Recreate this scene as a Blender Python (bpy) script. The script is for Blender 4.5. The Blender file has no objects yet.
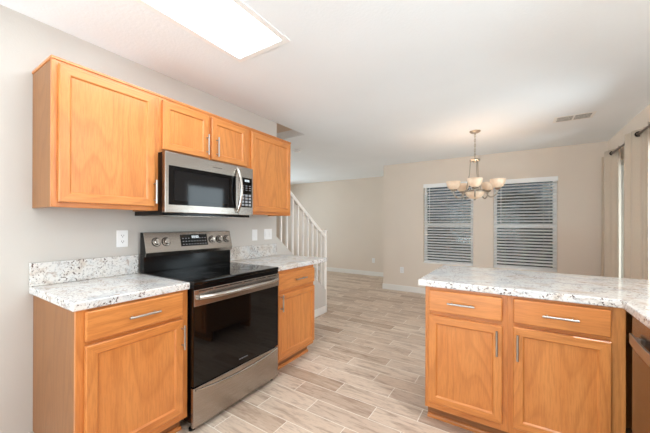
import bpy, bmesh, math, random
from mathutils import Vector, Matrix
random.seed(7)
sc = bpy.context.scene
col = sc.collection

# ------------------------------------------------------------------ camera
def make_camera():
    yaw, pitch, roll = math.radians(32.611), math.radians(0.081), math.radians(0.165)
    fw = Vector((-math.sin(yaw) * math.cos(pitch), math.cos(yaw) * math.cos(pitch), math.sin(pitch)))
    r = Vector((math.cos(yaw), math.sin(yaw), 0)); u = r.cross(fw)
    r2 = r * math.cos(roll) + u * math.sin(roll)
    u2 = u * math.cos(roll) - r * math.sin(roll)
    b = -fw
    cam = bpy.data.cameras.new('camera'); ob = bpy.data.objects.new('camera', cam); col.objects.link(ob)
    ob.matrix_world = Matrix(((r2.x, u2.x, b.x, 2.2828), (r2.y, u2.y, b.y, -1.0666), (r2.z, u2.z, b.z, 1.2685), (0, 0, 0, 1)))
    cam.sensor_width = 36.0; cam.sensor_fit = 'HORIZONTAL'
    cam.lens = 36.0 * 295.79 / 650.0
    cam.shift_y = 7.06 / 650.0
    cam.clip_start = 0.05
    sc.camera = ob
make_camera()

# ------------------------------------------------------------------ world, exposure, daylight and fill lamps
sc.view_settings.view_transform = 'Standard'
sc.view_settings.look = 'None'
sc.view_settings.gamma = 1.0
sc.view_settings.use_curve_mapping = False
sc.view_settings.exposure = 0.70
try:
    sc.cycles.max_bounces = 14; sc.cycles.diffuse_bounces = 9; sc.cycles.glossy_bounces = 5
    sc.cycles.transparent_max_bounces = 16; sc.cycles.sample_clamp_indirect = 6.0
    sc.cycles.caustics_reflective = False; sc.cycles.caustics_refractive = False
except Exception:
    pass
w = bpy.data.worlds.new('sky'); sc.world = w; w.use_nodes = True
bg = w.node_tree.nodes['Background']
bg.inputs['Color'].default_value = (0.80, 0.91, 1.0, 1); bg.inputs['Strength'].default_value = 1.8

L_PANEL = 7.8        # kitchen ceiling panel
L_CAN = 12.0          # each added downlight, watts
L_BULB = 0.8          # each chandelier bulb, watts
def area(name, loc, direction, sx, sy, power, colour, spread=180):
    l = bpy.data.lights.new(name, 'AREA'); l.shape = 'RECTANGLE'; l.size = sx; l.size_y = sy
    l.energy = power; l.color = colour
    o = bpy.data.objects.new(name, l); col.objects.link(o); o.location = loc
    o.rotation_euler = Vector(direction).to_track_quat('-Z', 'Y').to_euler()
    l.spread = math.radians(spread)
    return o
DAY = (0.84, 0.93, 1.0)
# area lamps: patio daylight, fills behind added windows, and uplights for the ceilings
area('fill_back_window', (1.2, -3.75, 1.35), (0, 1, 0.0), 2.6, 1.9, 36, DAY)      # fill lamp outside an added window behind the camera
area('ceiling_fill_back_window', (1.2, -3.8, 0.35), (0, 1, 0.75), 2.6, 0.9, 50, DAY, 110)  # added lamp aimed up to brighten the kitchen ceiling
area('fill_sink_window', (3.75, -0.35, 1.55), (-1, 0, 0.0), 1.3, 1.0, 14, DAY)     # fill lamp outside an added window over the sink
area('fill_living_window', (-4.35, 4.0, 1.4), (1, 0, 0), 2.4, 1.6, 30, DAY)        # fill lamp outside an added living room window
area('ceiling_fill_living_window', (-4.4, 4.0, 0.5), (1, 0, 0.8), 2.4, 0.8, 20, DAY, 110)  # extra uplight for the living room ceiling
area('stairwell_fill', (-0.55, 0.9, 4.75), (0, .3, -1), 0.3, 0.3, 5, (1, .95, .88))  # unseen lamp added to lift the dark stairwell
area('daylight_patio_door', (4.3, 2.6, 1.3), (-1, 0, 0), 1.8, 1.9, 44, DAY)            # open sky beside the patio
area('ceiling_fill_patio_door', (4.6, 2.7, 0.1), (-1, 0, 0.12), 1.8, 1.2, 24, DAY, 180)  # low lamp added outside the door to brighten the dining ceiling
area('ceiling_fill_sink_window', (4.1, -0.35, 0.7), (-1, 0, 0.75), 1.5, 1.0, 14, DAY, 110)  # added uplight reaching the ceiling through the sink window

# ------------------------------------------------------------------ mesh helpers
class MB:
    def __init__(s): s.v = []; s.f = []; s.m = []
    def add(s, vs, fs, m=0):
        o = len(s.v); s.v += [tuple(v) for v in vs]
        for f in fs: s.f.append(tuple(i + o for i in f)); s.m.append(m)
        return s
    def box(s, x0, x1, y0, y1, z0, z1, m=0):
        x0, x1 = min(x0, x1), max(x0, x1); y0, y1 = min(y0, y1), max(y0, y1); z0, z1 = min(z0, z1), max(z0, z1)
        vs = [(x0, y0, z0), (x1, y0, z0), (x1, y1, z0), (x0, y1, z0), (x0, y0, z1), (x1, y0, z1), (x1, y1, z1), (x0, y1, z1)]
        return s.add(vs, [(0, 3, 2, 1), (4, 5, 6, 7), (0, 1, 5, 4), (1, 2, 6, 5), (2, 3, 7, 6), (3, 0, 4, 7)], m)
    def prism(s, poly, axis, a, b, m=0):
        # poly: 2d points in the two other axes (x: (y,z); y: (x,z); z: (x,y))
        def p3(q, c):
            return {'x': (c, q[0], q[1]), 'y': (q[0], c, q[1]), 'z': (q[0], q[1], c)}[axis]
        n = len(poly)
        vs = [p3(q, a) for q in poly] + [p3(q, b) for q in poly]
        fs = [tuple(range(n)), tuple(range(2 * n - 1, n - 1, -1))]
        for i in range(n):
            j = (i + 1) % n; fs.append((i, i + n, j + n, j))
        return s.add(vs, fs, m)
    def tube(s, pts, r, n=10, m=0, cap=True):
        pts = [Vector(p) for p in pts]; rings = []
        rr = r if isinstance(r, (list, tuple)) else [r] * len(pts)
        up = None; vs = []
        for i, p in enumerate(pts):
            d = (pts[min(i + 1, len(pts) - 1)] - pts[max(i - 1, 0)]).normalized()
            if up is None:
                up = d.orthogonal().normalized()
            up = (up - d * up.dot(d)).normalized(); q = d.cross(up)
            for k in range(n):
                a = 2 * math.pi * k / n
                vs.append(p + (up * math.cos(a) + q * math.sin(a)) * rr[i])
        fs = []
        for i in range(len(pts) - 1):
            for k in range(n):
                k2 = (k + 1) % n
                fs.append((i * n + k, i * n + k2, (i + 1) * n + k2, (i + 1) * n + k))
        if cap:
            fs.append(tuple(range(n - 1, -1, -1))); fs.append(tuple(range((len(pts) - 1) * n, len(pts) * n)))
        return s.add(vs, fs, m)
    def cyl(s, p0, p1, r, n=16, m=0): return s.tube([p0, p1], r, n, m)
    def lathe(s, prof, c=(0, 0, 0), n=24, m=0, axis='z', closed=False):
        vs = []; fs = []; k = len(prof)
        for i in range(n):
            a = 2 * math.pi * i / n
            for (r, h) in prof:
                x, y = r * math.cos(a), r * math.sin(a)
                p = {'z': (x, y, h), 'x': (h, x, y), 'y': (x, h, y)}[axis]
                vs.append((c[0] + p[0], c[1] + p[1], c[2] + p[2]))
        for i in range(n):
            j = (i + 1) % n
            for q in range(k if closed else k - 1):
                q2 = (q + 1) % k
                fs.append((i * k + q, j * k + q, j * k + q2, i * k + q2))
        return s.add(vs, fs, m)
    def build(s, name, mats, parent=None, bevel=0, seg=2, smooth=False, loc=None, solid=0):
        if not isinstance(mats, (list, tuple)): mats = [mats]
        me = bpy.data.meshes.new(name); me.from_pydata(s.v, [], s.f)
        for mt in mats: me.materials.append(mt)
        for p, mi in zip(me.polygons, s.m): p.material_index = mi
        b = bmesh.new(); b.from_mesh(me); bmesh.ops.remove_doubles(b, verts=b.verts, dist=1e-6)
        bmesh.ops.recalc_face_normals(b, faces=b.faces); b.to_mesh(me); b.free()
        o = bpy.data.objects.new(name, me); col.objects.link(o)
        if loc: o.location = loc
        if parent: o.parent = parent
        if solid:
            md = o.modifiers.new('thickness', 'SOLIDIFY'); md.thickness = solid; md.offset = 0
        if bevel:
            md = o.modifiers.new('bevel', 'BEVEL'); md.width = bevel; md.segments = seg; md.limit_method = 'ANGLE'; md.angle_limit = math.radians(40)
        if smooth:
            for p in me.polygons: p.use_smooth = True
            try: me.set_sharp_from_angle(angle=math.radians(40))
            except Exception: pass
        return o
def thing(name, label, cat, loc=(0, 0, 0), rz=0, group=None):
    o = bpy.data.objects.new(name, None); col.objects.link(o); o.empty_display_size = 0.1
    o.location = loc; o.rotation_euler = (0, 0, rz)
    o['label'] = label; o['category'] = cat
    if group: o['group'] = group
    return o
def tag(o, label, cat, group=None, kind=None):
    o['label'] = label; o['category'] = cat
    if group: o['group'] = group
    if kind: o['kind'] = kind
    return o
def struct(mb, name, mats, label=None, parent=None, bevel=0, smooth=False):
    o = mb.build(name, mats, parent, bevel=bevel, smooth=smooth); 
    if parent is None:
        o['kind'] = 'structure'
        if label: o['label'] = label; o['category'] = name.split('_')[0]
    return o

# ------------------------------------------------------------------ materials
def lin(c):
    return tuple(((x / 255.0) / 12.92 if x / 255.0 <= 0.04045 else ((x / 255.0 + 0.055) / 1.055) ** 2.4) for x in c) + (1.0,)
class N:
    def __init__(s, name):
        s.mat = bpy.data.materials.new(name); s.mat.use_nodes = True
        s.t = s.mat.node_tree; s.b = s.t.nodes['Principled BSDF']; s.out = s.t.nodes['Material Output']
    def n(s, typ, **kw):
        x = s.t.nodes.new(typ)
        for k, v in kw.items():
            if k in x.inputs: x.inputs[k].default_value = v
            else: setattr(x, k, v)
        return x
    def l(s, a, b): s.t.links.new(a, b)
    def set(s, **kw):
        for k, v in kw.items(): s.b.inputs[k.replace('_', ' ')].default_value = v
        return s
    def math(s, op, a, b=None, c=None):
        x = s.t.nodes.new('ShaderNodeMath'); x.operation = op
        for i, q in enumerate((a, b, c)):
            if q is None: continue
            if isinstance(q, (int, float)): x.inputs[i].default_value = q
            else: s.l(q, x.inputs[i])
        return x.outputs[0]
    def ramp(s, fac, stops, interp='LINEAR'):
        x = s.t.nodes.new('ShaderNodeValToRGB'); x.color_ramp.interpolation = interp
        e = x.color_ramp.elements
        while len(e) < len(stops): e.new(0.5)
        for q, (p, c) in zip(e, stops): q.position = p; q.color = c
        s.l(fac, x.inputs[0]); return x.outputs[0]
    def mix(s, fac, a, b, blend='MIX'):
        x = s.t.nodes.new('ShaderNodeMix'); x.data_type = 'RGBA'; x.blend_type = blend
        for i, q in ((0, fac), (6, a), (7, b)):
            if isinstance(q, (int, float)): x.inputs[i].default_value = q
            elif isinstance(q, tuple): x.inputs[i].default_value = q
            else: s.l(q, x.inputs[i])
        return x.outputs[2]
    def coord(s, kind='Object'): return s.n('ShaderNodeTexCoord').outputs[kind]
    def mapping(s, vec, scale, loc=None):
        x = s.n('ShaderNodeMapping'); x.inputs['Scale'].default_value = scale
        s.l(vec, x.inputs['Vector'])
        if loc is not None: s.l(loc, x.inputs['Location'])
        return x.outputs[0]
    def noise(s, vec, scale, detail=3, rough=0.5, dist=0):
        x = s.n('ShaderNodeTexNoise'); x.inputs['Scale'].default_value = scale; x.inputs['Detail'].default_value = detail
        x.inputs['Roughness'].default_value = rough; x.inputs['Distortion'].default_value = dist
        s.l(vec, x.inputs['Vector']); return x.outputs['Fac']
    def bump(s, h, strength, dist=0.01):
        x = s.n('ShaderNodeBump'); x.inputs['Strength'].default_value = strength; x.inputs['Distance'].default_value = dist
        s.l(h, x.inputs['Height']); s.l(x.outputs[0], s.b.inputs['Normal'])

def plain(name, c, rough=0.5, metal=0.0, spec=0.5, coat=0.0):
    m = N(name); m.set(Base_Color=lin(c), Roughness=rough, Metallic=metal); m.b.inputs['Specular IOR Level'].default_value = spec
    if coat: m.b.inputs['Coat Weight'].default_value = coat; m.b.inputs['Coat Roughness'].default_value = 0.05
    return m.mat
def paint(name, c, rough=0.8, bump=0.12, scale=90):
    m = N(name); v = m.coord()
    f = m.noise(v, 1.5, 2)
    m.l(m.ramp(f, [(0.3, lin(tuple(x * 0.985 for x in c))), (0.7, lin(c))]), m.b.inputs['Base Color'])
    m.set(Roughness=rough); m.b.inputs['Specular IOR Level'].default_value = 0.25
    m.bump(m.noise(v, scale, 2), bump, 0.004)
    return m.mat
def wood(name, grain, light, mid, dark, rough=0.34):
    m = N(name); v = m.coord()
    info = m.n('ShaderNodeObjectInfo')
    off = m.n('ShaderNodeCombineXYZ')
    for i in range(3): m.l(m.math('MULTIPLY', info.outputs['Random'], 7.0 + 3 * i), off.inputs[i])
    s = [1.0, 1.0, 1.0]; s['xyz'.index(grain)] = 0.07
    sv = m.mapping(v, tuple(s), off.outputs[0])
    s2 = [1.0, 1.0, 1.0]; s2['xyz'.index(grain)] = 0.16
    sv2 = m.mapping(v, tuple(s2), off.outputs[0])
    fine = m.noise(sv, 170, 3, 0.6)
    broad = m.noise(sv2, 9, 2, 0.5)
    rings = m.math('FRACT', m.math('MULTIPLY', m.noise(sv2, 3.6, 1, 0.35), 17.0))
    ring = m.ramp(rings, [(0.0, (0, 0, 0, 1)), (0.5, (0.08, 0.08, 0.08, 1)), (0.84, (1, 1, 1, 1)), (1.0, (0, 0, 0, 1))])
    c = m.ramp(broad, [(0.3, lin(mid)), (0.7, lin(light))])
    c = m.mix(m.math('MULTIPLY', ring, 0.36), c, lin(dark))
    c = m.mix(m.ramp(fine, [(0.40, (0.30, 0.30, 0.30, 1)), (0.56, (0, 0, 0, 1))]), c, lin(dark))
    m.l(c, m.b.inputs['Base Color'])
    m.set(Roughness=rough); m.b.inputs['Coat Weight'].default_value = 0.15; m.b.inputs['Coat Roughness'].default_value = 0.32
    m.bump(fine, 0.06, 0.002)
    return m.mat
OAK = ((214, 141, 75), (204, 127, 63), (168, 96, 42))
M = {}
M['oak_v'] = wood('oak_vertical_grain', 'z', *OAK)
M['oak_h'] = wood('oak_horizontal_grain', 'x', *OAK)
M['oak_side'] = wood('oak_veneer_side', 'z', (156, 105, 61), (148, 97, 54), (120, 75, 40), 0.5)
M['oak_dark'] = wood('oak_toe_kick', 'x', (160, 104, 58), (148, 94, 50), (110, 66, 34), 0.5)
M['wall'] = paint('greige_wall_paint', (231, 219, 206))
M['wall_kitchen'] = paint('greige_paint_cool_dim_light', (206, 201, 195))  # same greige paint; the left wall's cooler, dimmer light is in the colour
M['ceiling'] = paint('white_ceiling_texture', (241, 245, 248), 0.9, 0.35, 55)
M['trim'] = plain('white_trim_paint', (238, 236, 232), 0.4)
M['white'] = plain('white_vinyl', (246, 246, 245), 0.4)
M['rail'] = plain('white_railing_paint', (244, 240, 235), 0.4)
M['plate'] = plain('white_plastic_plate', (240, 240, 240), 0.35)
M['slot'] = plain('dark_slot', (70, 68, 66), 0.6)
M['nickel'] = plain('brushed_nickel', (182, 178, 173), 0.36, 1.0)
M['steel'] = plain('stainless_steel', (186, 181, 175), 0.3, 1.0)
M['steel_bright'] = plain('polished_steel', (188, 182, 175), 0.22, 1.0)
M['black'] = plain('black_enamel', (12, 11, 11), 0.16, 0, 0.2)
M['black_glass'] = plain('black_oven_glass', (8, 7, 7), 0.05, 0, 0.36)
M['dark'] = plain('dark_gap', (20, 18, 16), 0.7)
M['mwglass'] = plain('microwave_glass', (13, 12, 13), 0.05, 0, 0.26)
M['mesh_glass'] = plain('inner_window_glass', (24, 23, 24), 0.06, 0, 0.26)
M['button'] = plain('grey_button', (150, 152, 156), 0.4)
M['ring'] = plain('burner_ring_print', (52, 50, 50), 0.2)
M['curtain'] = None
M['bronze'] = plain('dark_bronze', (48, 40, 36), 0.35, 0.8)
M['rodmetal'] = plain('rod_metal', (120, 108, 98), 0.3, 1.0)
M['blind'] = plain('white_blind_slat', (242, 242, 242), 0.45)
M['cord'] = plain('blind_cord', (215, 213, 208), 0.8)

def steel():
    m = N('brushed_stainless'); v = m.coord()
    sv = m.mapping(v, (0.02, 1, 1))
    f = m.noise(sv, 400, 2)
    m.l(m.ramp(f, [(0.3, lin((164, 156, 148))), (0.7, lin((180, 172, 164)))]), m.b.inputs['Base Color'])
    m.set(Metallic=1.0, Roughness=0.27)
    return m.mat
M['steel'] = steel()
def granite():
    m = N('white_speckled_granite'); v = m.coord()
    big = m.noise(v, 6, 4, 0.6, 0.8)
    c = m.ramp(big, [(0.32, lin((206, 195, 184))), (0.47, lin((226, 223, 219))), (0.60, lin((216, 217, 217))), (0.74, lin((186, 189, 190)))])
    sv = m.mapping(v, (0.5, 1, 1))
    vein = m.noise(sv, 22, 5, 0.7, 1.0)
    c = m.mix(m.ramp(vein, [(0.55, (0, 0, 0, 1)), (0.66, (0.8, 0.8, 0.8, 1))]), c, lin((172, 152, 138)))
    grey = m.noise(v, 75, 3, 0.65)
    c = m.mix(m.ramp(grey, [(0.54, (0, 0, 0, 1)), (0.66, (0.5, 0.5, 0.5, 1))]), c, lin((150, 148, 148)))
    sp = m.noise(v, 82, 3, 0.6); cl = m.noise(v, 9, 2, 0.5)
    k = m.math('MULTIPLY', m.ramp(sp, [(0.57, (0, 0, 0, 1)), (0.63, (1, 1, 1, 1))]), m.ramp(cl, [(0.44, (0, 0, 0, 1)), (0.56, (1, 1, 1, 1))]))
    c = m.mix(k, c, lin((88, 72, 68)))
    m.l(c, m.b.inputs['Base Color']); m.set(Roughness=0.1); m.b.inputs['Specular IOR Level'].default_value = 0.5
    return m.mat
M['granite'] = granite()
def planks():
    m = N('wood_look_plank_tile'); v = m.coord()
    sep = m.n('ShaderNodeSeparateXYZ'); m.l(v, sep.inputs[0])
    W, Ln, g = 0.150, 0.612, 0.0027
    yr = m.math('DIVIDE', m.math('SUBTRACT', sep.outputs[1], 0.56), W)
    row = m.math('FLOOR', yr); fy = m.math('FRACT', yr)
    wn = m.n('ShaderNodeTexWhiteNoise', noise_dimensions='1D'); m.l(row, wn.inputs['W'])
    # third-bond offset with a little drift
    o = m.math('ADD', m.math('MULTIPLY', row, 0.43), m.math('MULTIPLY', wn.outputs['Value'], 0.16))
    xr = m.math('ADD', m.math('DIVIDE', m.math('SUBTRACT', sep.outputs[0], 1.148), Ln), o)
    cx = m.math('FLOOR', xr); fx = m.math('FRACT', xr)
    ey = m.math('MULTIPLY', m.math('MINIMUM', fy, m.math('SUBTRACT', 1.0, fy)), W)
    ex = m.math('MULTIPLY', m.math('MINIMUM', fx, m.math('SUBTRACT', 1.0, fx)), Ln)
    e = m.math('MINIMUM', ex, ey)
    grout = m.math('LESS_THAN', e, g)
    idv = m.n('ShaderNodeCombineXYZ'); m.l(row, idv.inputs[0]); m.l(cx, idv.inputs[1])
    w2 = m.n('ShaderNodeTexWhiteNoise', noise_dimensions='2D'); m.l(idv.outputs[0], w2.inputs['Vector'])
    tone = w2.outputs['Value']
    offv = m.n('ShaderNodeVectorMath', operation='SCALE'); m.l(w2.outputs['Color'], offv.inputs[0]); offv.inputs['Scale'].default_value = 20.0
    pv = m.n('ShaderNodeVectorMath', operation='ADD'); m.l(v, pv.inputs[0]); m.l(offv.outputs[0], pv.inputs[1])
    sv = m.mapping(pv.outputs[0], (0.16, 1, 1))
    g1 = m.noise(sv, 22, 4, 0.6, 0.6)
    g2 = m.noise(sv, 90, 3, 0.6)
    c = m.ramp(tone, [(0.0, lin((182, 156, 134))), (0.35, lin((210, 187, 166))), (0.7, lin((222, 203, 184))), (1.0, lin((198, 174, 154)))])
    c = m.mix(m.ramp(g1, [(0.50, (0, 0, 0, 1)), (0.68, (0.6, 0.6, 0.6, 1))]), c, lin((146, 116, 96)))
    c = m.mix(m.ramp(g1, [(0.28, (0.35, 0.35, 0.35, 1)), (0.44, (0, 0, 0, 1))]), c, lin((226, 208, 190)))
    c = m.mix(m.ramp(g2, [(0.52, (0, 0, 0, 1)), (0.70, (0.4, 0.4, 0.4, 1))]), c, lin((134, 106, 88)))
    c = m.mix(grout, c, lin((238, 229, 216)))
    m.l(c, m.b.inputs['Base Color'])
    m.l(m.math('ADD', m.math('MULTIPLY', g1, 0.12), 0.36), m.b.inputs['Roughness'])
    m.bump(m.math('SUBTRACT', 1.0, grout), 0.2, 0.002)
    return m.mat
M['floor'] = planks()
def fabric(name, c):
    m = N(name); v = m.coord()
    f = m.noise(v, 300, 2)
    m.l(m.ramp(f, [(0.3, lin(tuple(x * 0.94 for x in c))), (0.7, lin(c))]), m.b.inputs['Base Color'])
    m.set(Roughness=0.85); m.b.inputs['Sheen Weight'].default_value = 0.2
    return m.mat
M['curtain'] = fabric('tan_curtain_fabric', (205, 188, 168))
def glass():
    m = N('window_glass'); m.t.nodes.remove(m.b)
    tr = m.n('ShaderNodeBsdfTransparent'); tr.inputs[0].default_value = (0.93, 0.96, 0.96, 1)
    gl = m.n('ShaderNodeBsdfGlossy'); gl.inputs['Roughness'].default_value = 0.02
    fr = m.n('ShaderNodeFresnel'); fr.inputs[0].default_value = 1.28
    mx = m.n('ShaderNodeMixShader'); m.l(fr.outputs[0], mx.inputs[0]); m.l(tr.outputs[0], mx.inputs[1]); m.l(gl.outputs[0], mx.inputs[2])
    m.l(mx.outputs[0], m.out.inputs[0]); return m.mat
M['glass'] = glass()
def screen():
    m = N('dark_solar_screen'); m.set(Base_Color=lin((62, 62, 62)), Roughness=0.8)
    tr = m.n('ShaderNodeBsdfTransparent'); mx = m.n('ShaderNodeMixShader'); mx.inputs[0].default_value = 0.6
    m.l(tr.outputs[0], mx.inputs[1]); m.l(m.b.outputs[0], mx.inputs[2]); m.l(mx.outputs[0], m.out.inputs[0]); return m.mat
M['screen'] = screen()
def emit(name, c, s):
    m = N(name); m.t.nodes.remove(m.b); e = m.n('ShaderNodeEmission'); e.inputs[0].default_value = c; e.inputs[1].default_value = s
    m.l(e.outputs[0], m.out.inputs[0]); return m.mat
M['panel'] = emit('lit_ceiling_diffuser', (0.87, 0.955, 1.0, 1), L_PANEL)
M['can'] = emit('added_downlight_lens', (1.0, 0.97, 0.92, 1), 4.0)
M['digit'] = emit('lit_clock_digits', (0.85, 0.95, 1.0, 1), 1.2)
def shade():
    m = N('lit_alabaster_glass'); v = m.coord()
    f = m.noise(v, 14, 3)
    c = m.ramp(f, [(0.35, lin((232, 202, 172))), (0.7, lin((244, 224, 200)))])
    m.l(c, m.b.inputs['Base Color']); m.set(Roughness=0.3)
    m.l(c, m.b.inputs['Emission Color']); m.b.inputs['Emission Strength'].default_value = 0.07
    return m.mat
M['shade'] = shade()
M['fixture_metal'] = plain('antique_nickel', (172, 162, 148), 0.36, 1.0)
M['stucco'] = paint('tan_stucco', (178, 181, 188), 0.9, 0.4, 40)
M['block'] = paint('grey_block_wall', (120, 119, 118), 0.9, 0.4, 40)
M['gravel'] = paint('tan_gravel', (170, 155, 138), 0.95, 0.8, 60)
M['soffit'] = paint('patio_soffit', (112, 104, 98), 0.9)
M['leaf'] = plain('dark_leaves', (44, 56, 40), 0.7)
M['bark'] = plain('bark', (80, 66, 54), 0.9)
M['tread'] = fabric('beige_stair_carpet', (176, 164, 150))
M['roof'] = paint('roof_tile', (128, 108, 94), 0.9)

# ------------------------------------------------------------------ setting
XR, YF, YL, ZC, XC, YE, YO = 3.368, 4.46, 5.70, 2.42, 0.114, 1.475, 2.01
YB, XL = -3.2, -4.0     # wall behind the camera, far side of the living room
MB_ = MB
struct(MB().box(XL - .12, XR + .14, YB - .12, YL + .12, -0.1, 0.0), 'floor', M['floor'])
# ceiling with the opening of the stairwell and of the recessed light
c = MB()
PX0, PX1, PY0, PY1 = 0.636, 1.098, -0.845, 0.378
c.box(-.12, PX0, YB - .12, YE, ZC, ZC + .1)
c.box(PX1, XR + .14, YB - .12, YL + .12, ZC, ZC + .1)
c.box(PX0, PX1, YB - .12, PY0, ZC, ZC + .1)
c.box(PX0, PX1, PY1, YL + .12, ZC, ZC + .1)
c.box(0, PX0, YE, YL + .12, ZC, ZC + .1)
c.box(XL - .12, 0, YO, YL + .12, ZC, ZC + .1)
struct(c, 'ceiling', M['ceiling'])
# left kitchen wall, rises past the ceiling beside the stairwell
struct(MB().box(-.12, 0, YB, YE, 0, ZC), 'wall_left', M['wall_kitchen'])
s = MB()
s.box(-.12, 0, YB, YO, ZC + .1, 4.9); s.box(-1.1, 0, YO, YO + .1, ZC + .1, 4.9); s.box(-1.2, -1.1, YB, YO + .1, 0, 4.9)
s.box(-1.2, 0, YB - .12, YB, 0, 4.9); s.box(-1.2, 0, YB - .12, YO + .1, 4.9, 5.0); s.box(XL, -1.2, YO - .1, YO, 0, ZC)
struct(s, 'wall_stairwell', M['wall'])
# sloping knee wall of the stair
YK = 2.53
def zk(y): return 1.118 - .765 * (y - 1.485)
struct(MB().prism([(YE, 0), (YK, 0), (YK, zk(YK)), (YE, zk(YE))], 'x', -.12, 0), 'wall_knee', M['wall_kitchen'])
struct(MB().box(0, .014, 1.34, YK + .014, 0, .10).box(-.12, .014, YK, YK + .014, 0, .10), 'baseboard_knee', M['trim'])
def holed(x0, x1, z0, z1, holes):
    # rectangles around holes in the plane (a, z)
    xs = sorted({x0, x1} | {h[0] for h in holes} | {h[1] for h in holes}); out = []
    for a, b in zip(xs, xs[1:]):
        cuts = sorted((h[2], h[3]) for h in holes if h[0] <= a and h[1] >= b); z = z0
        for p, q in cuts:
            if p > z: out.append((a, b, z, p))
            z = q
        if z < z1: out.append((a, b, z, z1))
    return out
W1 = (0.885, 1.703, 0.56, 1.985); W2 = (1.997, 2.820, 0.56, 1.972)
f = MB()
for a, b, p, q in holed(XC, XR, 0, ZC, [W1, W2]): f.box(a, b, YF, YF + .14, p, q)
struct(f, 'wall_far', M['wall'])
struct(MB().box(XC, XC + .12, YF + .14, YL, 0, ZC), 'wall_return', M['wall'])
struct(MB().box(XL, XC + .12, YL, YL + .12, 0, ZC), 'wall_living', M['wall'])
PD = (1.95, 4.12, 0.0, 2.06); SW = (-1.0, 0.3, 1.05, 2.05)
f = MB()
for a, b, p, q in holed(YB, YF + .14, 0, ZC, [PD, SW]): f.box(XR, XR + .14, a, b, p, q)
struct(f, 'wall_right', M['wall'])
BW = (-0.1, 2.5, 0.4, 2.2)
f = MB()
for a, b, p, q in holed(0, XR, 0, ZC, [BW]): f.box(a, b, YB - .12, YB, p, q)
struct(f, 'wall_back', M['wall'])
LW = (2.8, 5.2, 0.6, 2.1)
f = MB()
for a, b, p, q in holed(YO, YL, 0, ZC, [LW]): f.box(XL - .12, XL, a, b, p, q)
struct(f, 'wall_livingside', M['wall'])
# baseboards
struct(MB().box(XC, XR, YF - .014, YF, 0, .105).box(XC - .014, XC, YF - .014, YL, 0, .105), 'baseboard_far', M['trim'], bevel=.004)
struct(MB().box(XL, XC, YL - .014, YL, 0, .105), 'baseboard_living', M['trim'], bevel=.004)
struct(MB().box(XR - .014, XR, 4.12, YF, 0, .105).box(XR - .014, XR, 1.7, 1.95, 0, .105), 'baseboard_right', M['trim'], bevel=.004)
struct(MB().box(0, .014, YB, -.56, 0, .10), 'baseboard_left', M['trim'], bevel=.004)
# stairs
s = MB()
for i in range(13):
    y1 = 2.42 - .25 * i
    s.box(-1.1, -.12, y1 - .27, y1, .185 * i if i else 0, .185 * (i + 1))
struct(s, 'staircase', M['tread'], bevel=.01)

# windows of the far wall: frame, meeting rail, glass, outside screen
def window(n, W, y):
    a, b, p, q = W; t = .045
    fr = MB(); 
    fr.box(a, a + t, y + .07, y + .13, p, q).box(b - t, b, y + .07, y + .13, p, q).box(a + t, b - t, y + .07, y + .13, p, p + t).box(a + t, b - t, y + .07, y + .13, q - t, q)
    mz = (p + q) / 2 - .005
    fr.box(a + t, b - t, y + .07, y + .12, mz - .025, mz + .025)
    o = struct(fr, 'window_%d' % n, M['white'], 'white vinyl single hung window', bevel=.003)
    struct(MB().box(a + t, b - t, y + .085, y + .089, mz + .025, q - t).box(a + t, b - t, y + .105, y + .109, p + t, mz - .025), 'pane', M['glass'], parent=o)
    struct(MB().box(a + .01, b - .01, y + .145, y + .147, p + .01, q - .01), 'solar_screen', M['screen'], parent=o)
    struct(MB().box(a, b, y + .001, y + .07, p, p + .012), 'sill', M['trim'], parent=o)
window(1, W1, YF); window(2, W2, YF)
def added_window(n, axis, W, c0, c1, mid=True):
    a, b, p, q = W; t = .05; fr = MB(); g = MB(); cm = (c0 + c1) / 2
    def bx(mb, a0, a1, z0, z1, d0, d1):
        if axis == 'y': mb.box(a0, a1, d0, d1, z0, z1)
        else: mb.box(d0, d1, a0, a1, z0, z1)
    bx(fr, a, a + t, p, q, c0, c1); bx(fr, b - t, b, p, q, c0, c1); bx(fr, a + t, b - t, p, p + t, c0, c1); bx(fr, a + t, b - t, q - t, q, c0, c1)
    if mid: bx(fr, (a + b) / 2 - .03, (a + b) / 2 + .03, p + t, q - t, c0, c1)
    o = struct(fr, 'window_%d' % n, M['white'], 'added white vinyl slider window, out of view')
    if mid:
        bx(g, a + t, (a + b) / 2 - .03, p + t, q - t, cm - .002, cm + .002); bx(g, (a + b) / 2 + .03, b - t, p + t, q - t, cm - .002, cm + .002)
    struct(g, 'pane', M['glass'], parent=o)
added_window(3, 'x', SW, XR + .05, XR + .11); added_window(4, 'y', BW, YB - .1, YB - .04); added_window(5, 'x', LW, XL - .1, XL - .04)  # unseen windows added so the fill lamps can light the rooms
# sliding patio door
a, b, p, q = PD
fr = MB(); t = .05
fr.box(XR + .02, XR + .12, a, a + t, 0, q).box(XR + .02, XR + .12, b - t, b, 0, q).box(XR + .02, XR + .12, a + t, b - t, q - t, q).box(XR + .02, XR + .12, a + t, b - t, 0, .03)
o = struct(fr, 'door_1', M['white'], 'white sliding glass patio door')
ym = (a + b) / 2; g = MB(); st = MB()
for (y0, y1, x0) in ((a + t, ym + .03, XR + .03), (ym - .03, b - t, XR + .075)):
    st.box(x0, x0 + .035, y0, y0 + .05, .03, q - t).box(x0, x0 + .035, y1 - .05, y1, .03, q - t).box(x0, x0 + .035, y0 + .05, y1 - .05, .03, .11).box(x0, x0 + .035, y0 + .05, y1 - .05, q - t - .05, q - t)
    g.box(x0 + .015, x0 + .019, y0 + .05, y1 - .05, .11, q - t - .05)
struct(st, 'sash', M['white'], parent=o); struct(g, 'pane', M['glass'], parent=o)

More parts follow.
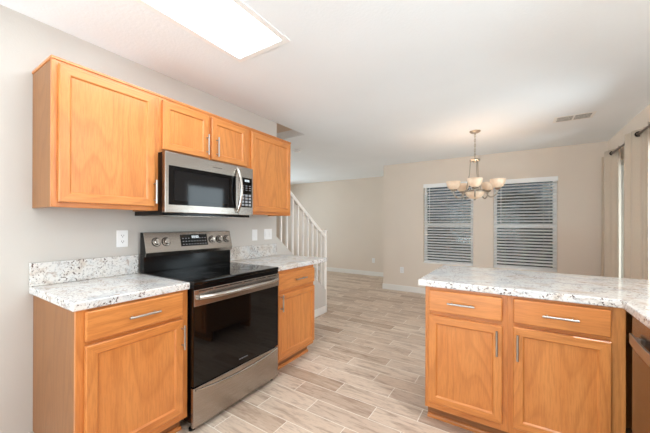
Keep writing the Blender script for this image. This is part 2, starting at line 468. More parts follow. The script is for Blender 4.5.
# ------------------------------------------------------------------ outside
struct(MB().box(-9, 14, -8, 16, -.25, -.12), 'ground', M['gravel'])
o = MB().box(-6, 10.5, 8.3, 8.5, -.12, 1.45).build('fence', M['block']); tag(o, 'grey block garden wall outside the blind-covered windows', 'garden wall')
o = MB().box(8.6, 8.8, -6, 8.3, -.12, 1.7).build('fence', M['stucco']); tag(o, 'tan garden wall outside the patio door', 'garden wall')
h = thing('house', 'neighbouring house seen dimly through the far blinds', 'house', (2.5, 11, -.12))
MB().box(-8.5, 8.5, 0, 5, 0, 5.2).build('wall', M['stucco'], h)
MB().prism([(-9, 5.1), (9, 5.1), (9, 5.4), (0, 7.0), (-9, 5.4)], 'y', -.4, 5.4).build('roof', M['roof'], h)
wf = MB().box(.55, 1.25, -.06, 0, 2.25, 2.75).build('window', M['white'], h)
t = thing('tree', 'dark bushy tree behind the garden wall, seen through the right blind', 'tree', (2.35, 9.6, -.12))
MB().tube([(0, 0, 0), (.05, 0, 1.2), (0, .1, 2.0)], [.09, .07, .05], 8).build('trunk', M['bark'], t)
lf = MB()
for i in range(420):
    a = random.uniform(0, 6.283); zz = random.uniform(-1, 1); r = .62 * random.uniform(.4, 1) ** .5
    cx, cy, cz = r * math.sqrt(1 - zz * zz) * math.cos(a), r * math.sqrt(1 - zz * zz) * math.sin(a) * .6, 1.75 + .65 * zz * r / .62
    d = Vector((random.gauss(0, 1), random.gauss(0, 1), random.gauss(0, 1))).normalized(); e = d.orthogonal().normalized() * .045; d = d * .11; c0 = Vector((cx, cy, cz))
    lf.add([c0 - d, c0 + e, c0 + d, c0 - e], [(0, 1, 2, 3)])
lf.build('foliage', M['leaf'], t)
struct(MB().box(XR + .14, 6.2, 1.2, 6.0, 2.32, 2.45).box(6.0, 6.2, 1.3, 1.5, -.12, 2.32).box(6.0, 6.2, 5.7, 5.9, -.12, 2.32), 'patio_cover', M['soffit'])

# ------------------------------------------------------------------ cabinets (local: width along x, front faces -y, wall at y = 0)
def door_front(x0, x1, z0, z1, yf, th, parent, fw=.044):
    """mitred frame with a recessed panel; yf = front plane"""
    d = MB(); ch = .004; rc = .009; ib = .008
    def loop(i, y): return [(x0 + i, y, z0 + i), (x1 - i, y, z0 + i), (x1 - i, y, z1 - i), (x0 + i, y, z1 - i)]
    L = [loop(0, yf + th), loop(0, yf + ch), loop(ch, yf), loop(fw, yf), loop(fw + ib * .4, yf + .003), loop(fw + ib, yf + rc)]
    vs = sum(L, [])
    for k in range(len(L) - 1):
        for i in range(4):
            j = (i + 1) % 4
            d.add([L[k][i], L[k][j], L[k + 1][j], L[k + 1][i]], [(0, 1, 2, 3)], 1 if i in (0, 2) else 0)
    d.add(L[0], [(0, 3, 2, 1)], 0)
    o = d.build('door', [M['oak_v'], M['oak_h']], parent)
    e = fw + ib
    MB().box(x0 + e - .002, x1 - e + .002, yf + rc, yf + th - .002, z0 + e - .002, z1 - e + .002).build('door_panel', M['oak_v'], o)
    return o
def drawer_front(x0, x1, z0, z1, yf, th, parent):
    return MB().box(x0, x1, yf, yf + th, z0, z1).build('drawer', M['oak_h'], parent, bevel=.006, seg=2)
def bar_pull(p, axis, L, yf, parent):
    """round bar pull with two posts in front of the plane yf; p = centre (x, z)"""
    h = MB(); y = yf - .030; s = L / 2; k = s - .022
    ax = (1, 0) if axis == 'x' else (0, 1)
    h.cyl((p[0] - ax[0] * s, y, p[1] - ax[1] * s), (p[0] + ax[0] * s, y, p[1] + ax[1] * s), .0058, 12)
    for q in (-k, k):
        h.cyl((p[0] + ax[0] * q, yf + .001, p[1] + ax[1] * q), (p[0] + ax[0] * q, y, p[1] + ax[1] * q), .0045, 10)
    o = h.build('handle', M['nickel'], parent, smooth=True); o['label'] = 'brushed nickel bar handle'; return o
TH = .024
def base_cabinet(name, label, loc, rz, w, drawers, doors, depth=.597, right_post=0, toe_end=0.0):
    t = thing(name, label, 'cabinet', loc, rz, 'oak base cabinets')
    ff = -(depth + .020)
    b = MB()
    b.box(0, .018, -depth, -.003, .10, .872).box(w - .018, w, -depth, -.003, .10, .872)
    b.box(.018, w - .018, -depth, -.003, .10, .118).box(.018, w - .018, -.012, -.003, .118, .872)
    b.box(.018, w - .018, -depth, -.1, .85, .872)
    b.build('carcass', M['oak_side'], t)
    fr = MB(); x1 = max(d[1] for d in doors); x0 = min(d[0] for d in doors)
    fr.box(0, x0 + .012, ff, -depth, .10, .872, 0).box(x1 - .012, w + right_post, ff, -depth, .10, .872, 0)
    zb = min(d[2] for d in doors); zt = max(d[3] for d in drawers)
    fr.box(x0 + .012, x1 - .012, ff, -depth, .10, zb + .012, 1).box(x0 + .012, x1 - .012, ff, -depth, zt - .012, .872, 1)
    fr.box(x0 + .012, x1 - .012, ff, -depth, doors[0][3] - .012, drawers[0][2] + .012, 1)
    fr.build('face_frame', [M['oak_v'], M['oak_h']], t, bevel=.0012)
    MB().box(toe_end, w + right_post, ff + .075, ff + .093, 0, .10).build('toe_kick', M['oak_dark'], t)
    MB().prism([(ff + .075, 0), (ff + .060, 0), (ff + .060, .012), (ff + .066, .02), (ff + .075, .022)], 'x', toe_end, w + right_post).build('shoe_moulding', M['oak_h'], t)
    yf = ff - TH - .001
    for (a, c, p, q, hx, hl) in drawers:
        d = drawer_front(a, c, p, q, yf, TH, t); bar_pull((hx, (p + q) / 2), 'x', hl, yf, d)
    for (a, c, p, q, hx, hz) in doors:
        d = door_front(a, c, p, q, yf, TH, t); bar_pull((hx, hz), 'z', .14, yf, d)
    return t
R90 = math.pi / 2
y0 = -.548
base_cabinet('base_cabinet', 'honey oak base cabinet left of the range, under the left counter', (0, y0, 0), R90, .543,
    [(.031, .501, .724, .863, .278, .155)], [(.031, .503, .150, .705, .493, .605)])
y0 = .768
base_cabinet('base_cabinet', 'honey oak base cabinet right of the range, nearest the stair railing', (0, y0, 0), R90, .560,
    [(.022, .546, .709, .846, .306, .155)], [(.022, .547, .135, .674, .049, .607)])
# the first peninsula cabinet is the left one
YP = .885
PL = 1.801
base_cabinet('base_cabinet', 'honey oak base cabinet at the open end of the peninsula', (PL, YP + .622, 0), 0, .4514,
    [(.025, .426, .722, .855, .215, .148)], [(.025, .427, .146, .696, .401, .604)])
PR = 2.2525
base_cabinet('base_cabinet', 'honey oak peninsula base cabinet beside the dishwasher', (PR, YP + .622, 0), 0, .4475,
    [(.026, .424, .726, .858, .228, .148)], [(.026, .425, .146, .705, .0465, .601)], right_post=.031)
o = MB().box(PL, 3.36, YP + .624, YP + .643, 0, .872).build('peninsula_back_panel', M['oak_v']); tag(o, 'oak panel closing the back of the peninsula on the dining side', 'panel')

TW = .022
def wall_cabinet(label, y0, w, z0, z1, doors, depth=.292):
    t = thing('wall_cabinet', label, 'cabinet', (0, y0, 0), R90, 'oak wall cabinets')
    ff = -(depth + .019)
    b = MB()
    b.box(0, .016, -depth, -.003, z0, z1 - .002).box(w - .016, w, -depth, -.003, z0, z1 - .002)
    b.box(.016, w - .016, -depth, -.003, z0 + .012, z0 + .028).box(.016, w - .016, -depth, -.003, z1 - .028, z1 - .012)
    b.box(.016, w - .016, -.012, -.003, z0 + .028, z1 - .028)
    b.build('carcass', M['oak_side'], t)
    fr = MB(); x0 = min(d[0] for d in doors) + .012; x1 = max(d[1] for d in doors) - .012
    fr.box(0, x0, ff, -depth, z0, z1, 0).box(x1, w, ff, -depth, z0, z1, 0)
    fr.box(x0, x1, ff, -depth, z0, doors[0][2] + .012, 1).box(x0, x1, ff, -depth, doors[0][3] - .012, z1, 1)
    for d0, d1 in zip(doors, doors[1:]): fr.box(d0[1] - .012, d1[0] + .012, ff, -depth, doors[0][2] + .012, doors[0][3] - .012, 0)
    fr.build('face_frame', [M['oak_v'], M['oak_h']], t, bevel=.0012)
    MB().box(-.004, w + .001, ff - .006, -.004, z1, z1 + .016).build('top_moulding', M['oak_h'], t, bevel=.003)
    yf = ff - TW - .001
    for (a, c, p, q, h) in doors:
        d = door_front(a, c, p, q, yf, TW, t)
        if h: bar_pull((h[0], h[1]), 'z', .150, yf, d)
    return t
wall_cabinet('tall honey oak wall cabinet above the left counter, its door handle by the microwave', -.554, .534, 1.3525, 2.104, [(.024, .503, 1.378, 2.084, (.497, 1.471))])
wall_cabinet('short two door oak wall cabinet above the microwave', -.0195, .7785, 1.740, 2.104, [(.018, .366, 1.760, 2.084, (.345, 1.860)), (.392, .744, 1.760, 2.084, (.433, 1.860))])
wall_cabinet('tall honey oak wall cabinet right of the microwave, nearest the stairs', .7605, .583, 1.3525, 2.104, [(.020, .556, 1.378, 2.084, None)])

# ------------------------------------------------------------------ counters
def counter(label, poly, parts=(), loc=(0, 0, 0)):
    t = thing('countertop', label, 'countertop', loc, 0, 'granite countertops')
    MB().prism(poly, 'z', .874, .914).build('slab', M['granite'], t, bevel=.006, seg=3)
    for (x0, x1, y0, y1) in parts:
        MB().box(x0, x1, y0, y1, .9145, 1.045).build('backsplash', M['granite'], t, bevel=.003)
    return t
counter('speckled white granite countertop left of the range, with backsplash', [(.002, -.566), (.640, -.566), (.640, -.002), (.002, -.002)], [(.002, .022, -.566, -.002)])
counter('speckled white granite countertop right of the range, overhanging toward the stair newel', [(.002, .764), (.640, .764), (.640, 1.553), (.002, 1.553)], [(.002, .022, .764, 1.462)])
counter('white granite peninsula countertop turning the corner over the dishwasher', [(1.761, .861), (2.712, .861), (2.712, -1.9), (3.364, -1.9), (3.364, 1.673), (1.761, 1.673)])

# ------------------------------------------------------------------ range
def lettering(p, dx, h, n, nrm, mat, parent, name='lettering'):
    """tiny unreadable maker's mark: a row of thin strokes along local x"""
    b = MB(); x = p[0]
    for i in range(n):
        wd = dx / n
        b.box(x, x + wd * .22, p[1] - .0008, p[1], p[2], p[2] + h)
        b.box(x, x + wd * .62, p[1] - .0008, p[1], p[2] + h * (.82 if i % 2 else .42), p[2] + h * (1.0 if i % 2 else .6))
        if i % 3 == 0: b.box(x + wd * .45, x + wd * .65, p[1] - .0008, p[1], p[2], p[2] + h)
        x += wd
    return b.build(name, mat, parent)
R = thing('range', 'stainless electric range with black glass cooktop and oven door', 'range', (0, .002, 0), R90)
RW = .755
MB().box(0.004, RW - .004, -.640, -.02, .055, .892).build('body', M['black'], R, bevel=.003)
ct = MB().box(-.003, RW + .001, -.672, -.03, .893, .918).build('cooktop', M['black_glass'], R, bevel=.006, seg=3)
rg = MB()
for (x, y, r) in ((.19, -.50, .105), (.56, -.50, .09), (.19, -.23, .075), (.56, -.23, .105), (.375, -.20, .05)):
    for rr in (r, r * .62):
        rg.lathe([(rr - .0012, .9184), (rr + .0012, .9184), (rr + .0012, .9188), (rr - .0012, .9188)], (x, y, 0), 40, closed=True)
rg.build('burner_rings', M['ring'], ct)
MB().box(0.0, RW - .002, -.668, -.60, .870, .892).build('front_trim', M['black'], R, bevel=.002)
# oven door: steel band on top with vents, black glass below
d = MB().box(0.002, RW - .002, -.668, -.642, .283, .868).build('oven_door', M['black_glass'], R, bevel=.003); d['label'] = 'black glass oven door'
bd = MB().box(0.0, RW, -.674, -.6685, .768, .868).build('steel_band', M['steel'], d, bevel=.003)
vs = MB()
for i in range(6): vs.box(.03 + i * .118, .13 + i * .118, -.6752, -.6738, .855, .8605)
vs.build('vent_slots', M['dark'], bd)
hp = []
for i in range(17):
    u = i / 16; hp.append((.028 + u * (RW - .056), -.682 - .036 * min(1, math.sin(math.pi * u) * 2.2), .822))
hb = MB().tube(hp, [.016] * 17, 14).build('handle', M['steel_bright'], d, smooth=True); hb['label'] = 'bright curved oven handle'
lettering((.352, -.6684, .318), .075, .008, 10, None, M['button'], d)
dr = MB()
# drawer front with a curved scooped grip along the top
dr.box(0.0, RW, -.668, -.642, .035, .274)
D = dr.build('storage_drawer', M['steel'], R, bevel=.005, seg=3)
gp = []; gr = []
for i in range(25):
    u = i / 24; gp.append((.015 + u * (RW - .03), -.669, .262 - .034 * math.sin(math.pi * u) ** .8 if 0 < u < 1 else .262)); gr.append(.006 + .005 * math.sin(math.pi * u))
MB().tube(gp, gr, 10).build('grip_lip', M['steel_bright'], D, smooth=True)
for x in (.03, RW - .03):
    for y in (-.61, -.08):
        MB().lathe([(0, 0), (.02, 0), (.02, .012), (.009, .016), (.009, .056), (0, .056)], (x, y, 0), 14).build('foot', M['black'], R, smooth=True)
# back guard
g = MB()
g.prism([(-.030, .918), (-.084, .918), (-.084, 1.030), (-.097, 1.031), (-.1085, 1.058), (-.072, 1.200), (-.030, 1.205)], 'x', 0, RW)
B = g.build('back_guard', M['black'], R, bevel=.003)
th = math.atan2(.040, .154)
def on_panel(x, s, out=0.0):
    """point on the sloped control panel: s = 0 bottom .. 1 top"""
    return (x, -.112 + .040 * s - .0 - out * math.cos(th), 1.046 + .154 * s + out * math.sin(th) * 0 + out * .25)
P = MB()
pts = [on_panel(0.001, .08), on_panel(RW - .001, .08), on_panel(RW - .001, 1.0), on_panel(0.001, 1.0)]
pf = [on_panel(0.001, .08, .003), on_panel(RW - .001, .08, .003), on_panel(RW - .001, 1.0, .003), on_panel(0.001, 1.0, .003)]
P.add(pts + pf, [(0, 3, 2, 1), (4, 5, 6, 7), (0, 1, 5, 4), (1, 2, 6, 5), (2, 3, 7, 6), (3, 0, 4, 7)])
P.add([(x, y, z) for x in (.001, RW - .001) for (y, z) in ((-.1085, 1.0585), (-.1118, 1.0592), (-.1000, 1.0305), (-.0970, 1.0310))],
      [(0, 1, 2, 3), (7, 6, 5, 4), (0, 4, 5, 1), (1, 5, 6, 2), (2, 6, 7, 3), (3, 7, 4, 0)])
CP = P.build('control_panel', M['steel'], B, bevel=.001)
nrm = Vector((0, -math.cos(th), math.sin(th) * 1.0))
for x in (.082, .154, .552, .626, .703):
    c0 = Vector(on_panel(x, .56, .003)); k = MB()
    k.tube([c0, c0 + nrm * .006, c0 + nrm * .0065, c0 + nrm * .022, c0 + nrm * .026], [.0285, .0285, .024, .0225, .019], 24, 1)
    e = c0 + nrm * .027; upv = Vector((0, math.sin(th), math.cos(th)))
    k.tube([c0 - nrm * .001, c0 + nrm * .003], .033, 24, 2); k.tube([e - upv * .02, e + upv * .02], .0045, 8, 0)
    k.build('knob', [M['steel_bright'], M['steel'], M['black']], B, smooth=True)
def slab_on_panel(x0, x1, s0, s1, o0, o1, mb, m=0):
    a = [on_panel(x0, s0, o0), on_panel(x1, s0, o0), on_panel(x1, s1, o0), on_panel(x0, s1, o0)]
    b2 = [on_panel(x0, s0, o1), on_panel(x1, s0, o1), on_panel(x1, s1, o1), on_panel(x0, s1, o1)]
    mb.add(a + b2, [(0, 3, 2, 1), (4, 5, 6, 7), (0, 1, 5, 4), (1, 2, 6, 5), (2, 3, 7, 6), (3, 0, 4, 7)], m)
q = MB(); slab_on_panel(.268, .505, .29, .87, .003, .0045, q)
DP = q.build('display', M['black_glass'], B)
q = MB()
for i in range(9):
    for j in range(3):
        if j == 2 and 3 <= i <= 5: continue
        slab_on_panel(.283 + i * .0245, .295 + i * .0245, .36 + j * .15, .395 + j * .15, .0045, .005, q)
q.build('buttons', M['button'], DP)
q = MB()
for i, x in enumerate((.366, .381, .400, .415)):
    for (a, b2, s0, s1) in ((0, .002, .68, .8), (.008, .010, .68, .8), (0, .01, .785, .8), (0, .01, .68, .695)):
        slab_on_panel(x + a, x + b2, s0, s1, .0046, .0052, q)
q.build('clock_digits', M['digit'], DP)

# ------------------------------------------------------------------ microwave
T = thing('microwave', 'stainless over the range microwave with black window and curved handle', 'microwave', (0, -.0245, 0), R90)
MW = .757
MB().box(.002, MW - .002, -.360, -.003, 1.322, 1.735).build('body', M['black'], T, bevel=.003)
MB().box(.03, MW - .03, -.33, -.05, 1.3195, 1.322).build('underside_grille', M['steel'], T)
dw = .600
F = MB().box(0, dw, -.400, -.361, 1.340, 1.736).build('door', M['steel'], T, bevel=.004)
G = MB().box(.024, .572, -.4015, -.3995, 1.392, 1.648).build('window', M['mwglass'], F)
MB().box(.06, .50, -.4022, -.4014, 1.420, 1.620).build('inner_window', M['mesh_glass'], G)
hp = []
for i in range(19):
    u = i / 18; hp.append((.583, -.404 - .05 * math.sin(math.pi * u) ** .7 if 0 < u < 1 else -.404, 1.362 + u * .350))
hh = MB().tube(hp, [.0125] * 19, 14).build('handle', M['steel_bright'], F, smooth=True); hh['label'] = 'curved bright steel handle'
lettering((.362, -.4001, 1.684), .075, .007, 10, None, M['slot'], F)
C = MB().box(dw + .002, MW, -.400, -.361, 1.340, 1.736).build('control_column', M['steel'], T, bevel=.004)
K = MB().box(.622, .742, -.4015, -.3995, 1.405, 1.650).build('keypad', M['black_glass'], C)
q = MB(); q2 = MB()
for i in range(3):
    for j in range(4): q.box(.632 + i * .037, .658 + i * .037, -.4022, -.4014, 1.416 + j * .026, 1.434 + j * .026)
for i in range(3):
    for j in range(3): q2.box(.636 + i * .037, .654 + i * .037, -.4022, -.4014, 1.545 + j * .018, 1.550 + j * .018)
q.build('number_pad', M['button'], K); q2.build('button_labels', M['button'], K)
q = MB()
for x in (.664, .676, .690, .702):
    q.box(x, x + .0015, -.4025, -.4015, 1.618, 1.634).box(x + .007, x + .0085, -.4025, -.4015, 1.618, 1.634).box(x, x + .0085, -.4025, -.4015, 1.632, 1.634).box(x, x + .0085, -.4025, -.4015, 1.618, 1.6195)
q.build('clock_digits', M['digit'], K)

# ------------------------------------------------------------------ dishwasher under the right leg of the counter
DWt = thing('dishwasher', 'stainless dishwasher with bar handle beside the peninsula corner', 'dishwasher', (3.345, .842, 0), -R90)
DWW = .598
MB().box(.002, DWW, -.580, -.01, .10, .868).build('tub', M['black'], DWt)
dd = MB().box(.004, DWW - .002, -.606, -.581, .115, .862).build('door', M['steel'], DWt, bevel=.004)
hp = MB(); n = 16
for i in range(n):
    u0, u1 = i / n, (i + 1) / n
    f0, f1 = (-.630 - .010 * math.sin(math.pi * u) for u in (u0, u1))
    X0, X1 = .065 + u0 * (DWW - .13), .065 + u1 * (DWW - .13)
    vs = [(X0, f0, .742), (X1, f1, .742), (X1, f1, .788), (X0, f0, .788), (X0, f0 + .010, .742), (X1, f1 + .010, .742), (X1, f1 + .010, .788), (X0, f0 + .010, .788)]
    fs = [(0, 1, 2, 3), (7, 6, 5, 4), (0, 4, 5, 1), (3, 2, 6, 7)]
    if i == 0: fs.append((0, 3, 7, 4))
    if i == n - 1: fs.append((1, 5, 6, 2))
    hp.add(vs, fs)
hp.box(.085, .115, -.622, -.604, .752, .778).box(DWW - .115, DWW - .085, -.622, -.604, .752, .778)
hd = hp.build('handle', M['nickel'], dd, bevel=.002); hd['label'] = 'flat pale steel bar handle'
MB().box(.004, DWW - .002, -.54, -.52, .0, .10).build('toe_panel', M['black'], DWt)
# sink cabinet further along the leg, out of frame
base_cabinet('base_cabinet', 'oak sink base cabinet past the dishwasher', (3.345, .240, 0), -R90, .90, [(.03, .44, .724, .853, .235, .148), (.46, .87, .724, .853, .665, .148)],
    [(.03, .44, .148, .694, .415, .604), (.46, .87, .148, .694, .485, .604)])
base_cabinet('base_cabinet', 'oak base cabinet at the near end of the sink counter', (3.345, -.664, 0), -R90, 1.22, [(.03, .60, .724, .853, .315, .148), (.62, 1.19, .724, .853, .905, .148)],
    [(.03, .60, .148, .694, .575, .604), (.62, 1.19, .148, .694, .645, .604)])

# ------------------------------------------------------------------ outlets and switches
def wall_plate(name, label, loc, rz, w, h, kind, gangs=1, group=None):
    t = thing(name, label, 'outlet' if kind == 'outlet' else 'switch', loc, rz, 'wall outlets' if kind == 'outlet' else 'wall switches')
    MB().box(-w / 2, w / 2, -.006, -.0005, -h / 2, h / 2).build('plate', M['plate'], t, bevel=.002)
    gw = w / gangs
    for k in range(gangs):
        cx = -w / 2 + gw * (k + .5)
        if kind == 'outlet':
            for s in (-1, 1):
                r = MB().box(cx - .017, cx + .017, -.0075, -.006, s * .020 - .014, s * .020 + .014).build('receptacle', M['plate'], t, bevel=.003)
                MB().box(cx - .008, cx - .0055, -.0081, -.0073, s * .020 - .002, s * .020 + .007).box(cx + .0055, cx + .008, -.0081, -.0073, s * .020 - .002, s * .020 + .007).box(cx - .0025, cx + .0025, -.0081, -.0073, s * .020 - .010, s * .020 - .005).build('slots', M['slot'], r)
        else:
            MB().prism([(-.006, -.033), (-.0085, -.033), (-.0115, .0), (-.0085, .033), (-.006, .033)], 'x', cx - .016, cx + .016).build('rocker', M['plate'], t, bevel=.001)
    return t
wall_plate('outlet', 'white duplex outlet on the wall above the left counter', (0, -.100, 1.163), R90, .070, .115, 'outlet')
wall_plate('switch', 'single white switch plate right of the range', (0, 1.137, 1.151), R90, .072, .115, 'switch')
wall_plate('switch', 'wide two gang white switch plate near the stair opening', (0, 1.335, 1.155), R90, .118, .115, 'switch', 2)
wall_plate('outlet', 'white outlet low on the dining wall left of the windows', (.487, YF, .398), 0, .072, .115, 'outlet')
wall_plate('outlet', 'white outlet low on the dim living room wall', (-.629, YL, .375), 0, .072, .115, 'outlet')

# ------------------------------------------------------------------ stair railing
RA = thing('stair_railing', 'white metal stair railing rising behind the right counter', 'railing', (0, 0, 0))
XRL = -.03
def zr(y): return 1.213 - .715 * (y - 2.385)   # top of the handrail
MB().prism([(YE, zr(YE) - .055), (2.50, zr(2.50) - .055), (2.50, zr(2.50)), (YE, zr(YE))], 'x', XRL - .022, XRL + .022).build('handrail', M['rail'], RA, bevel=.006)
for k in range(9):
    y = 1.585 + .1075 * k
    MB().box(XRL - .011, XRL + .011, y - .011, y + .011, zk(y + .011) - .0, zr(y) - .045).build('baluster', M['rail'], RA)
NW = MB().box(XRL - .029, XRL + .029, 2.498, 2.556, 0.0, 1.165).build('newel_post', M['rail'], RA, bevel=.003)
MB().box(XRL - .034, XRL + .034, 2.493, 2.561, 1.165, 1.180).build('newel_cap', M['rail'], NW, bevel=.004)

# ------------------------------------------------------------------ blinds
def blind(label, W, over):
    a, b, p, q = W
    t = thing('window_blind', label, 'blind', ((a + b) / 2, YF, p), 0, 'dining window blinds')
    w2 = (b - a) / 2 - .006; H = q - p
    s = MB(); tilt = math.radians(25); n = 0
    z = .05
    while z < H - .06:
        c, sn = math.cos(tilt) * .025, math.sin(tilt) * .025
        y = .032
        # room edge down, gently crowned
        prof = [(y - c, z - sn), (y, z + .0035), (y + c, z + sn), (y + c, z + sn - .0028), (y, z + .0007), (y - c, z - sn - .0028)]
        s.prism(prof, 'x', -w2, w2); z += .0475; n += 1
    s.build('slats', M['blind'], t)
    MB().box(-w2, w2, .008, .056, .014, .032).build('bottom_rail', M['blind'], t, bevel=.003)
    MB().box(-w2, w2, .004, .060, H - .05, H - .003).build('headrail', M['white'], t)
    v = MB().box(-w2 - over, w2 + over, -.016, -.002, H - .058, H + .012).build('valance', M['white'], t, bevel=.004)
    for x in (-w2 + .16, w2 - .16, 0):
        MB().cyl((x, .0055, .03), (x, .0055, H - .05), .0012, 6).build('ladder_cord', M['cord'], t)
    MB().cyl((-w2 + .10, -.004, H - .7), (-w2 + .10, -.001, H - .06), .004, 8).build('tilt_wand', M['white'], t, smooth=True)
    MB().cyl((w2 - .09, -.004, H - .82), (w2 - .09, -.001, H - .06), .0016, 6).build('lift_cord', M['cord'], t)
blind('white slatted blind on the left dining window, left of the chandelier', W1, .006)
blind('white slatted blind on the right dining window, behind the peninsula', W2, .012)

# ------------------------------------------------------------------ curtains
XRD, ZRD = 3.29, 2.145
rod = thing('curtain_rod', 'thin metal curtain rod above the patio door', 'curtain rod', (XRD, 3.0, ZRD))
MB().cyl((0, -1.25, 0), (0, 1.06, 0), .011, 14).build('pole', M['rodmetal'], rod, smooth=True)
for s in (-1.25, 1.06):
    MB().lathe([(0, s - .022), (.018, s - .014), (.024, s), (.018, s + .014), (0, s + .022)], (0, 0, 0), 16, axis='y').build('finial', M['bronze'], rod, smooth=True)
for y in (-1.15, 1.00):
    MB().cyl((0, y, -.012), (XR - XRD - .001, y, -.012), .006, 10).cyl((XR - XRD - .008, y, -.012), (XR - XRD - .001, y, -.012), .025, 16).build('bracket', M['rodmetal'], rod, smooth=True)
def curtain(label, ya, yb, yg, lam):
    t = thing('curtain', label, 'curtain', (XRD, (ya + yb) / 2, .02), 0, 'patio door curtains')
    yc = (ya + yb) / 2
    n = 150; rows = 14; vs = []; fs = []
    ztop = ZRD + .045 - .02
    for j in range(rows + 1):
        v = j / rows; z = ztop * (1 - v)
        for i in range(n + 1):
            y = ya + (yb - ya) * i / n
            ph = 2 * math.pi * (y - yg) / lam
            amp = .042 * (1 - .18 * v)
            x = -amp * math.sin(ph) * (1 + .12 * math.sin(ph * .37 + 1.3 * v)) + .006 * v * math.sin(ph * 2.3 + 2 * v) + (.022 if y > yg + .08 else .010) * math.sin(2 * math.pi * y / .105 + 1.2 * math.sin(3 * y)) * (.55 + .45 * math.sin(9 * y))
            vs.append((x, y - yc + .008 * v * math.sin(ph + 1), z))
    for j in range(rows):
        for i in range(n):
            k = j * (n + 1) + i; fs.append((k, k + 1, k + n + 2, k + n + 1))
    MB().add(vs, fs).build('panel', M['curtain'], t, smooth=True, solid=.003)
    for y in (yg,):
        g = MB().lathe([(.015, -.004), (.026, -.004), (.026, .004), (.015, .004)], (0, 0, 0), 20, axis='y', closed=True)
        o = g.build('grommet', M['bronze'], t, smooth=True); o.location = (0, y - yc - .006, ZRD - .02)
    return t
curtain('tan grommet curtain panel in the far corner beside the windows', 3.675, 4.36, 3.877, .50)
curtain('tan grommet curtain panel nearer the camera, at the right edge', 2.70, 3.465, 2.974, .53)

# ------------------------------------------------------------------ ceiling things
CL = thing('ceiling_light', 'large rectangular fluorescent ceiling light panel above the kitchen', 'ceiling light', ((PX0 + PX1) / 2, (PY0 + PY1) / 2, ZC))
hx, hy = (PX1 - PX0) / 2, (PY1 - PY0) / 2
fm = MB()
t1 = .038
for (x0, x1, y0, y1) in ((-hx, -hx + t1, -hy, hy), (hx - t1, hx, -hy, hy), (-hx + t1, hx - t1, -hy, -hy + t1), (-hx + t1, hx - t1, hy - t1, hy)):
    fm.box(x0, x1, y0, y1, -.006, .03)
fm.build('frame', M['white'], CL, bevel=.002)
MB().box(-hx + t1, hx - t1, -hy + t1, hy - t1, .004, .010).build('diffuser', M['panel'], CL)
MB().box(-hx, hx, -hy, hy, .085, .095).build('housing', M['trim'], CL)

for (x, y) in ((2.88, .30), (2.45, -2.1)):  # downlights added out of frame to brighten floor and peninsula
    can = thing('added_downlight', 'added out of frame ceiling downlight over the ' + ('sink counter, beside the camera' if y > -1 else 'breakfast area, behind the camera'), 'ceiling light', (x, y, ZC), 0, 'added downlights')
    MB().lathe([(.062, -.0005), (.085, -.0005), (.083, -.006), (.062, -.004)], n=28, closed=True).build('trim_ring', M['trim'], can, smooth=True)
    MB().lathe([(0, -.002), (.062, -.002), (.062, -.0008), (0, -.0008)], n=28).build('lens', M['can'], can)
    l = bpy.data.lights.new('downlight', 'AREA'); l.shape = 'DISK'; l.size = .12; l.energy = L_CAN; l.color = (.96, .98, 1.0)
    lo = bpy.data.objects.new('downlight', l); col.objects.link(lo); lo.location = (0, 0, -.008); lo.parent = can
V = thing('ceiling_vent', 'white rectangular air register on the dining ceiling', 'vent', (2.815, 3.035, ZC))
MB().box(-.17, .17, -.10, .10, -.006, -.0005).build('frame', M['trim'], V, bevel=.002)
for s in (-1, 1):
    c0 = s * .075
    MB().box(c0 - .066, c0 + .066, -.075, .075, -.0075, -.006).build('opening', M['slot'], V)
    lv = MB()
    for k in range(5):
        y = -.062 + k * .031
        lv.prism([(y - .002, -.0076), (y - .002, -.0086), (y + .010, -.0086), (y + .010, -.0076)], 'x', c0 - .066, c0 + .066)
    lv.build('louvres', M['trim'], V)
D0 = thing('smoke_detector', 'small white smoke detector on the ceiling past the wall cabinets', 'smoke detector', (-.56, 2.56, ZC))
MB().lathe([(0, -.0005), (.066, -.0005), (.068, -.008), (.055, -.012), (.055, -.030), (.045, -.040), (0, -.042)], n=28).build('case', M['plate'], D0, smooth=True)
MB().lathe([(.0552, -.016), (.0560, -.016), (.0560, -.019), (.0552, -.019)], n=28, closed=True).build('vent_ring', M['button'], D0)

# ------------------------------------------------------------------ chandelier
CX, CY = 1.873, 3.003
H = thing('chandelier', 'nickel chandelier with five upturned alabaster glass shades and centre bowl', 'chandelier', (CX, CY, ZC))
MB().lathe([(0, -.0005), (.062, -.0005), (.062, -.008), (.045, -.022), (.014, -.030), (.010, -.040), (0, -.040)], n=24).build('canopy', M['fixture_metal'], H, smooth=True)
ch = MB()
for k in range(10):
    z = -.045 - k * .030; a = (k % 2) * math.pi / 2
    ring = []
    for i in range(13):
        b = 2 * math.pi * i / 12
        ring.append((math.cos(b) * .008 * math.cos(a), math.cos(b) * .008 * math.sin(a), z - .012 + math.sin(b) * .018))
    ch.tube(ring, .0028, 6, cap=False)
ch.build('chain', M['fixture_metal'], H, smooth=True)
zt, zr0 = -.36, -.742    # collar and lower hub, below the ceiling
MB().lathe([(0, zt + .030), (.012, zt + .028), (.020, zt + .018), (.056, zt + .010), (.060, zt), (.050, zt - .014), (.024, zt - .020), (.020, zt - .032), (0, zt - .034)], n=24).build('collar', M['fixture_metal'], H, smooth=True)
for k in range(3):
    a = math.radians(57 + 120 * k)
    c0, s0 = math.cos(a), math.sin(a)
    MB().tube([(.050 * c0, .050 * s0, zt), (.060 * c0, .060 * s0, zt - .16), (.100 * c0, .100 * s0, zr0 + .008)], .005, 8).build('support_rod', M['fixture_metal'], H, smooth=True)
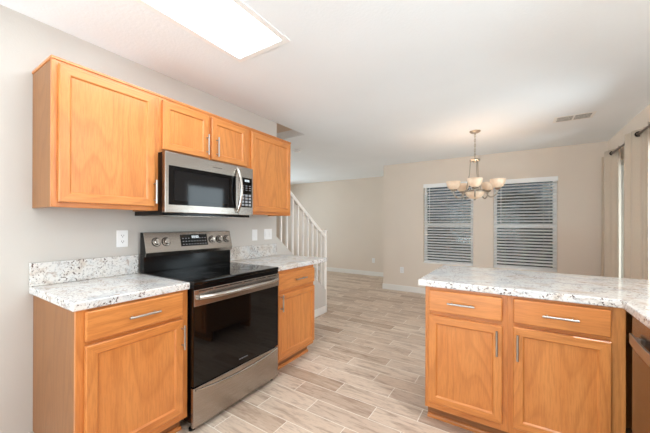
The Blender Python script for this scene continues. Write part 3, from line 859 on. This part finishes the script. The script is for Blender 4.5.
MB().lathe([(.096, zr0 - .010), (.116, zr0 - .012), (.121, zr0), (.116, zr0 + .012), (.096, zr0 + .010)], n=36, closed=True).build('ring', M['fixture_metal'], H, smooth=True)
bw = []
for i in range(11):
    a = math.pi / 2 * i / 10; bw.append((.108 * math.sin(a), zr0 - .008 - .088 * math.cos(a)))
BWL = MB().lathe(bw, n=32).build('bowl', M['shade'], H, smooth=True, solid=.004); BWL['label'] = 'glowing alabaster glass bowl'
MB().lathe([(0, zr0 - .116), (.012, zr0 - .112), (.008, zr0 - .102), (.014, zr0 - .096), (0, zr0 - .094)], n=14).build('finial', M['fixture_metal'], BWL, smooth=True)
view = math.atan2(-1.0666 - CY, 2.2828 - CX)
RS = .252; zs = zr0 + .012
for k in range(5):
    a = view + 2 * math.pi * k / 5; c0, s0 = math.cos(a), math.sin(a)
    pts = []
    for (r, z) in ((.114, zr0), (.135, zr0 - .042), (.168, zr0 - .078), (.208, zr0 - .076), (.240, zr0 - .042), (RS, zr0 - .005), (RS, zs)):
        pts.append((r * c0, r * s0, z))
    sm = []
    for i in range(len(pts) - 1):
        for q in range(3):
            u = q / 3; p0 = Vector(pts[max(i - 1, 0)]); p1 = Vector(pts[i]); p2 = Vector(pts[i + 1]); p3 = Vector(pts[min(i + 2, len(pts) - 1)])
            sm.append(.5 * ((2 * p1) + (p2 - p0) * u + (2 * p0 - 5 * p1 + 4 * p2 - p3) * u * u + (3 * p1 - p0 - 3 * p2 + p3) * u ** 3))
    sm.append(Vector(pts[-1]))
    A = MB().tube(sm, .0075, 10).build('arm', M['fixture_metal'], H, smooth=True)
    MB().lathe([(0, zs - .012), (.020, zs - .010), (.034, zs), (.030, zs + .012), (0, zs + .012)], (RS * c0, RS * s0, 0), 18).build('shade_cup', M['fixture_metal'], A, smooth=True)
    pr = [(.004, zs + .010), (.032, zs + .014), (.052, zs + .028), (.068, zs + .052), (.078, zs + .082), (.083, zs + .112)]
    S = MB().lathe(pr, (RS * c0, RS * s0, 0), 28).build('shade', M['shade'], H, smooth=True, solid=.004); S['label'] = 'glowing alabaster glass shade'
    l = bpy.data.lights.new('bulb', 'POINT'); l.energy = L_BULB; l.color = (1.0, .92, .82); l.shadow_soft_size = .03
    lo = bpy.data.objects.new('bulb', l); col.objects.link(lo); lo.location = (RS * c0, RS * s0, zs + .085); lo.parent = H
